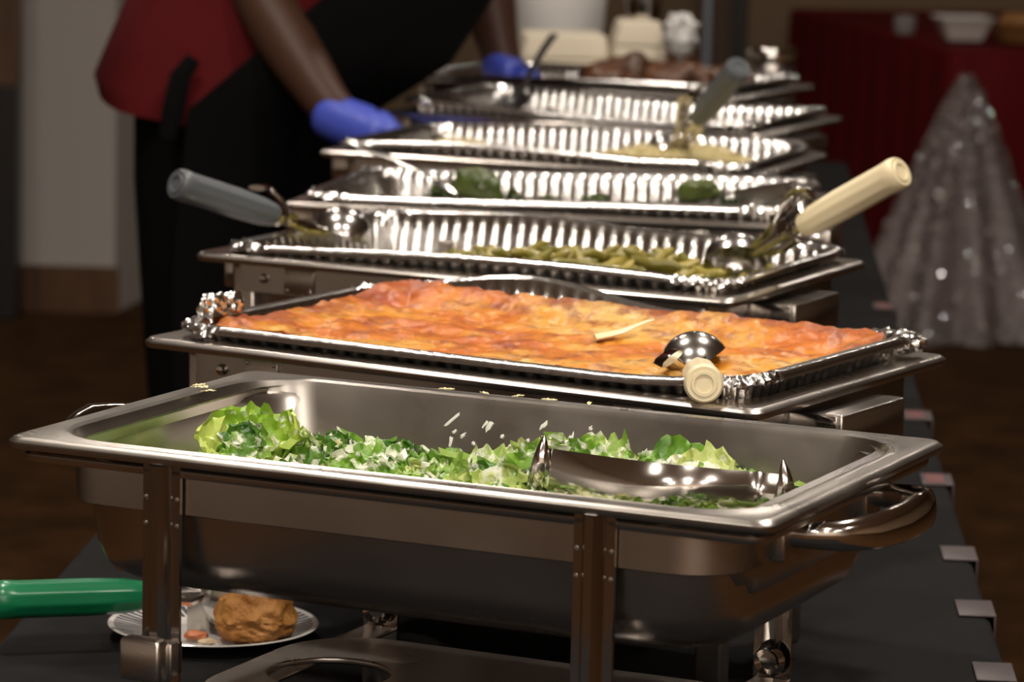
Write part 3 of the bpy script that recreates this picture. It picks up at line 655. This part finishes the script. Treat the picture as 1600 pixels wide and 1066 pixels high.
# spoons, turner and ladle in the trays behind
def spoon(label, H_, B_, m, bowl=.032, up=(0, 0, 1), cat='spoon', name='serving_spoon'):
    t = thing(name, label, cat); place(t, H_, B_, up); D = (Vector(B_)-Vector(H_)).length
    MB().tube([(0, 0, 0), (D*.3, 0, .004), (D*.7, 0, .002), (D-bowl*.9, 0, 0)], [.007, .006, .0045, .005], 10, 1.0, .35).build('handle', m, t)
    def fn(u, v):
        s, q = u*2-1, v*2-1; wd = math.sqrt(max(.0, 1-s*s)); return (D + s*bowl, q*wd*bowl*.68, -.010*(1-s*s)*(1-q*q))
    MB().grid(16, 10, fn).grid(16, 10, lambda u, v: tuple(Vector(fn(1-u, v)) + Vector((0, 0, -.0012)))).build('bowl', m, t)
    return t
sp = spoon('steel serving spoon with dark green leaves resting in the left of the dark greens tray', (-.1672, 3.78, 1.036), (-.052, 3.715, 1.000), scoop_steel, .040)
lump('cooked_leaf', sp, (.150, 0, .010), .024, 6, (1.25, .8, .75), dgreen)
lump('cooked_leaf', spoon('steel spoon holding a dark green leaf in the right of the dark greens tray', (.285, 3.66, 1.020), (.190, 3.735, .994), scoop_steel), (.120, 0, .008), .022, 3, (1.3, .8, .6), dgreen)
t = thing('food_turner', 'flat steel turner propped on the right corner of the dark greens tray', 'turner'); place(t, (.2822, 3.58, 1.018), (.2135, 3.66, .996))
MB().box(.0, .085, -.002, .001, -.012, .016, .0006).build('blade', steel, t); MB().tube([(0, 0, .008), (-.012, .004, .006), (-.022, .012, -.004), (-.03, .02, -.02)], [.012, .011, .009, .007], 10, .3, 1, (0, 1, 0)).build('handle', steel, t)
spoon('black ladle standing in the farthest trays with its handle up', (.049, 5.10, 1.073), (-.004, 4.87, .998), black_pl, .03, name='ladle', cat='ladle')

# ------------------------------------------------------------------ things at the far end of the buffet
def carton(label, x, y, z, sx, sy, sz, rz, m):
    t = thing('food_carton', label, 'carton', (x, y, z), rz, 'cartons at the end of the buffet')
    MB().box(-sx/2, sx/2, -sy/2, sy/2, 0, sz*.55, .006).build('tray', m, t)
    MB().loft([[(p[0], p[1], z_) for p in rrect(sx/2-i_, sy/2-i_, .01)] for z_, i_ in ((sz*.56, 0), (sz*.60, 0), (sz*.97, .008), (sz, .014))], True, True, True).build('lid', m, t)
zc = TZ
carton('lowest cream carton of the left stack behind the trays', .075, 6.02, zc, .15, .15, .085, .05, cream_card)
carton('middle cream carton of the left stack behind the trays', .078, 6.02, zc+.086, .15, .15, .085, -.04, cream_card)
carton('top cream carton of the left stack behind the trays', .074, 6.02, zc+.172, .15, .15, .085, .08, cream_card)
carton('lowest cream carton of the right stack behind the trays', .196, 5.93, zc, .085, .14, .10, .02, cream_card)
carton('middle cream carton of the right stack behind the trays', .196, 5.93, zc+.101, .085, .14, .10, -.05, cream_card)
carton('top cream carton of the right stack, the highest one', .196, 5.93, zc+.202, .085, .14, .085, .03, cream_card)
t = thing('foam_pot', 'large white foam pot standing behind the cream cartons', 'pot', (.072, 6.28, TZ), 0)
MB().lathe([(.0, 0), (.06, 0), (.078, .28), (.080, .30), (.078, .33)], 32).build('pot_body', white_foam, t); MB().lathe([(.082, .33), (.084, .335), (.082, .35), (0, .354)], 32).build('lid', white_foam, t)
t = thing('metal_canister', 'silver lidded canister behind the right end of the farthest tray', 'canister', (.405, 5.74, TZ), 0)
MB().lathe([(0, 0), (.036, 0), (.038, .004), (.038, .235), (.036, .238)], 32).build('body', steel_in, t); MB().lathe([(.039, .236), (.040, .24), (.040, .256), (.037, .26), (0, .261)], 32).build('lid', chrome, t)
t = thing('condiment_jar', 'short jar with crumpled white paper cover beside the pole', 'jar', (.262, 5.80, TZ), 0)
MB().lathe([(0, 0), (.026, 0), (.028, .01), (.028, .22), (.022, .24)], 24).build('jar_body', meat_m, t); crumple((0, 0, .272), .030, 4, (.8, .8, 1.1)).build('paper_cover', white_foam, t)
t = thing('candle_holder', 'silver cup standing on top of the right cream cartons', 'cup', (.205, 5.93, TZ+.288), 0)
MB().lathe([(0, 0), (.026, 0), (.030, .03), (.031, .05), (.029, .05), (.026, .006), (0, .004)], 24).build('cup_body', chrome, t)

# ------------------------------------------------------------------ the server
FW = Vector((.97, -.24, 0)); FW.normalize(); LT = Vector((0.24, .97, 0))     # facing the buffet
body_pts = {'pel': ((-.40, 4.98, .93), .15), 'waist': ((-.36, 4.98, 1.06), .14), 'chest': ((-.24, 4.98, 1.27), .15), 'upch': ((-.17, 4.98, 1.39), .11), 'neck': ((-.11, 4.97, 1.48), .055), 'head': ((-.06, 4.96, 1.57), .085), 'crown': ((-.05, 4.955, 1.65), .07),
  'rs': ((-.17, 4.80, 1.38), .062), 're': ((-.365, 4.80, 1.165), .046), 'rf': ((-.300, 4.735, 1.07), .043), 'rw': ((-.235, 4.67, .987), .030), 'rp': ((-.195, 4.645, .972), .030),
  'ls': ((-.15, 5.17, 1.38), .062), 'le': ((-.075, 5.44, 1.20), .046), 'lf': ((-.050, 5.40, 1.11), .043), 'lw': ((-.024, 5.36, 1.012), .030), 'lp': ((-.014, 5.345, .985), .029),
  'rh': ((-.41, 4.88, .88), .095), 'rk': ((-.40, 4.86, .48), .062), 'ra': ((-.43, 4.86, .09), .042), 'rt': ((-.30, 4.83, .045), .035),
  'lh': ((-.41, 5.08, .88), .095), 'lk': ((-.40, 5.12, .48), .062), 'la': ((-.43, 5.13, .09), .042), 'lt': ((-.30, 5.13, .045), .035)}
edges = ['pel waist', 'waist chest', 'chest upch', 'upch neck', 'neck head', 'head crown', 'upch rs', 'rs re', 're rf', 'rf rw', 'rw rp', 'upch ls', 'ls le', 'le lf', 'lf lw', 'lw lp', 'pel rh', 'rh rk', 'rk ra', 'ra rt', 'pel lh', 'lh lk', 'lk la', 'la lt']
def skin_obj(name, pts, eds, m, parent, root, sub=2):
    ks = list(pts); me = bpy.data.meshes.new(name); me.from_pydata([pts[k][0] for k in ks], [tuple(ks.index(q) for q in e.split()) for e in eds], [])
    o = bpy.data.objects.new(name, me); COL.objects.link(o); o.parent = parent
    md = o.modifiers.new('skin', 'SKIN'); md.use_smooth_shade = True
    for k, sv in zip(ks, me.skin_vertices[0].data): sv.radius = (pts[k][1], pts[k][1]); sv.use_root = (k == root)
    sb_ = o.modifiers.new('sub', 'SUBSURF'); sb_.levels = sub; sb_.render_levels = sub
    me.materials.append(m); return o
person = thing('person', 'person in red polo shirt, black apron and blue gloves leaning over the trays', 'person', (0, 0, 0))
skin_obj('body', body_pts, edges, skin, person, 'pel')
lump('hair', person, (-.062, 4.96, 1.60), .098, 2, (1.0, .95, 1.0), hair_m)
def hand(side, wr, palm, fdir, name):
    # glove: cuff, palm and five bent fingers
    W_, Pm, F = Vector(wr), Vector(palm), Vector(fdir).normalized(); sd = F.cross(Vector((0, 0, 1))).normalized()*side; dn = Vector((0, 0, -1))
    pts = {'c': (tuple(W_ - (Pm-W_)*.9), .036), 'w': (tuple(W_), .033), 'p': (tuple(Pm), .036), 'q': (tuple(Pm + F*.035), .034)}
    eds = ['c w', 'w p', 'p q']
    for k, (o_, ln) in enumerate(((-.027, .062), (-.009, .074), (.010, .070), (.027, .056))):
        b0 = Pm + F*.045 + sd*o_; b1 = b0 + F*ln*.5 + dn*.008; b2 = b1 + F*ln*.35 + dn*.022
        for nm, p, r in (('a', b0, .0105), ('b', b1, .0098), ('e', b2, .0085)): pts[nm+str(k)] = (tuple(p), r)
        eds += ['q a%d' % k, 'a%d b%d' % (k, k), 'b%d e%d' % (k, k)]
    t0 = Pm - sd*.032 + F*.005; t1 = t0 - sd*.018 + F*.028 + dn*.010; t2 = t1 + F*.026 + dn*.012
    for nm, p, r in (('t0', t0, .013), ('t1', t1, .0110), ('t2', t2, .009)): pts[nm] = (tuple(p), r)
    eds += ['p t0', 't0 t1', 't1 t2']
    return skin_obj(name, pts, eds, glove_m, person, 'p')
hand(1, (-.232, 4.668, .985), (-.197, 4.650, .972), (.97, -.15, -.16), 'glove')
hand(-1, (-.023, 5.36, 1.008), (-.014, 5.345, .985), (.7, -.2, -.25), 'glove')
def torso_ring(c, fr, sr, tilt=0.0, n=36, wob=0.0, a0=0.0, a1=2*PI, sd=0):
    out = []
    for i in range(n):
        a = a0 + (a1-a0)*i/(n if a1-a0 > 6.2 else n-1)
        k = 1 + wob*math.sin(a*5+sd) + wob*.7*math.sin(a*9+1)
        p = Vector(c) + FW*math.cos(a)*fr*k + LT*math.sin(a)*sr*k; p.z += tilt*math.cos(a)
        out.append(tuple(p))
    return out
sh = MB().loft([torso_ring((-.402, 4.98, .965), .170, .232, -.025, wob=.02), torso_ring((-.405, 4.98, 1.0), .178, .225, -.02, wob=.015), torso_ring((-.375, 4.98, 1.08), .172, .21, -.03, wob=.01), torso_ring((-.29, 4.98, 1.22), .172, .205, -.06), torso_ring((-.21, 4.98, 1.36), .145, .20, -.09), torso_ring((-.15, 4.98, 1.45), .085, .12, -.05), torso_ring((-.12, 4.975, 1.48), .066, .07, -.03)])
so = sh.build('polo_shirt', red_shirt, person)
for S0, E0 in ((body_pts['rs'][0], body_pts['re'][0]), (body_pts['ls'][0], body_pts['le'][0])):
    S0, E0 = Vector(S0), Vector(E0); MB().tube([S0 - (E0-S0)*.15, S0, S0.lerp(E0, .3), S0.lerp(E0, .62)], [.06, .078, .080, .082], 18, caps=False).build('sleeve', red_shirt, so)
ap = MB()
for off in (.012, .016):
    ap.loft([torso_ring((-.42, 4.98, .55), .145, .24+off, 0, 30, .02, -1.35, 1.35), torso_ring((-.42, 4.98, .77), .145+off, .24+off, 0, 30, .012, -1.4, 1.4), torso_ring((-.40, 4.98, .99), .185+off, .235+off, -.02, 30, .01, -1.45, 1.45), torso_ring((-.365, 4.98, 1.07), .255+off, .225+off, -.03, 30, .01, -1.3, 1.3), torso_ring((-.28, 4.98, 1.20), .235+off, .22+off, -.06, 30, 0, -1.1, 1.1), torso_ring((-.21, 4.98, 1.34), .165+off, .21+off, -.09, 30, 0, -.8, .8)], False)
apo = ap.build('apron', black_wear, person)
MB().tube([(-.43, 4.742, 1.055), (-.447, 4.735, 1.03), (-.455, 4.728, .985), (-.462, 4.725, .95)], [.010, .014, .015, .012], 10, 1, .5, (0, 1, 0)).build('apron_tie', black_wear, apo)
for sgn, hk, kk, ak in ((-1, 'rh', 'rk', 'ra'), (1, 'lh', 'lk', 'la')):
    h_, k_, a_ = Vector(body_pts[hk][0]), Vector(body_pts[kk][0]), Vector(body_pts[ak][0])
    MB().tube([h_ + Vector((0, -.0*sgn, .13)), h_, h_.lerp(k_, .5), k_, k_.lerp(a_, .5), a_ - Vector((0, 0, .03))], [.112, .112, .102, .090, .082, .080], 22, 1.05, 1, (1, 0, 0)).build('trouser_leg', black_wear, person)

# ------------------------------------------------------------------ red table with tulle
ra = R_(9.6); RC = Vector((1.16, 9.57)); ex = Vector((math.cos(ra), math.sin(ra))); ey = Vector((-math.sin(ra), math.cos(ra)))
def rt(s, t): p = RC + ex*s + ey*t; return p
cx_ = rt(.45, .92)
t = thing('banquet_table', 'table under the red cloth at the right of the room', 'table', (cx_.x, cx_.y, 0), ra)
MB().box(-.43, .43, -.90, .90, .715, .745, .006).build('table_top', wood, t)
for a in (-.36, .36):
    for b in (-.8, .8): MB().tube([(a, b, 0), (a, b, .715)], .015, 10).build('leg', chrome, t)
mb = MB(); base = rrect_dense(.45, .92, .02, .03); L_ = []
for z, out, amp in ((.752, -.012, 0), (.760, -.006, 0), (.757, .0, 0), (.74, .004, .002), (.5, .014, .010), (.02, .03, .022)):
    L_.append([(p.x*(1+out/.45) + amp*math.sin(i*.9)*(abs(p.x) > .44), p.y*(1+out/.92) + amp*math.sin(i*.9)*(abs(p.x) <= .44), z) for i, p in enumerate(base)])
mb.loft(L_); mb.f.append(tuple(range(len(base))))
o = mb.build('tablecloth', red_cloth, None); o.location = (cx_.x, cx_.y, 0); o.rotation_euler = (0, 0, ra)
tag(o, 'dark red tablecloth covering the table at the right', 'tablecloth')
tulle = mat('silver_tulle', (0.42, 0.37, 0.37), 0.5, 0.2, 0.5, Alpha=0.62)
tu = thing('tulle_overlay', 'sheer silver sparkling tulle gathered at the corner of the red table', 'tulle overlay', (1.19, 9.55, 0), ra)
def tul(u, v):
    an = R_(-190) + R_(200)*u; h = .70*(1-v) + .004
    r = (.015 + .27*v**.85)*(1 + .13*math.sin(u*40)*v + .06*math.sin(u*17+2))
    return (r*math.cos(an), r*math.sin(an)*.75 - .02, h)
MB().grid(160, 24, tul).build('tulle_drape', tulle, tu)
sq = MB()
for k in range(2600):
    u, v = random.random(), random.random()**.8; p = Vector(tul(u, v)); p.x *= 1.02; p.y = p.y*1.02 - .003
    n1 = Vector((random.gauss(0, 1), random.gauss(0, 1), random.gauss(0, 1))).normalized(); a_ = n1.orthogonal().normalized(); b_2 = n1.cross(a_); s_ = .0058
    sq.add([p + a_*s_, p + b_2*s_, p - a_*s_, p - b_2*s_, p + n1*s_*.5, p - n1*s_*.5], [(0, 1, 4), (1, 2, 4), (2, 3, 4), (3, 0, 4), (1, 0, 5), (2, 1, 5), (3, 2, 5), (0, 3, 5)])
o = sq.build('sequins', mat('silver_sequin', (0.9, 0.9, 0.92), 0.07, 1.0), tu, False); o['kind'] = 'stuff'
# things on the red table
t = thing('serving_bowl', 'white rectangular serving dish on the red table', 'dish', (1.24, 10.05, .761), .1)
MB().loft(loops_of([(.05, .05, .012, 0), (.075, .07, .015, .055), (.083, .078, .015, .062), (.080, .075, .015, .064), (.070, .065, .015, .055), (.045, .045, .012, .006)]), True, True, True).build('dish_body', porcelain, t)
t = thing('glass_votive', 'small clear glass cup on the red table beside the white dish', 'cup', (1.10, 10.25, .761), 0)
MB().lathe([(0, 0), (.028, 0), (.034, .05), (.032, .05), (.026, .006), (0, .006)], 24).build('cup_body', glassy, t)
t = thing('bread_basket', 'golden brown basket of rolls at the right of the red table', 'basket', (1.42, 10.0, .761), 0)
MB().lathe([(0, 0), (.085, 0), (.105, .045), (.108, .05), (.102, .05), (.08, .006), (0, .006)], 32, mod=lambda a, h: 1 + .02*math.sin(a*24)).build('basket_body', mat('wicker', (0.25, 0.12, 0.04), 0.6), t)
for k in range(6): lump('bread_roll', t, (.05*math.cos(k*1.05), .05*math.sin(k*1.05), .055), .034, k*5, (1.1, .9, .75), mat('roll_crust', (0.38, 0.17, 0.05), 0.45) if k == 0 else bpy.data.materials['roll_crust'])
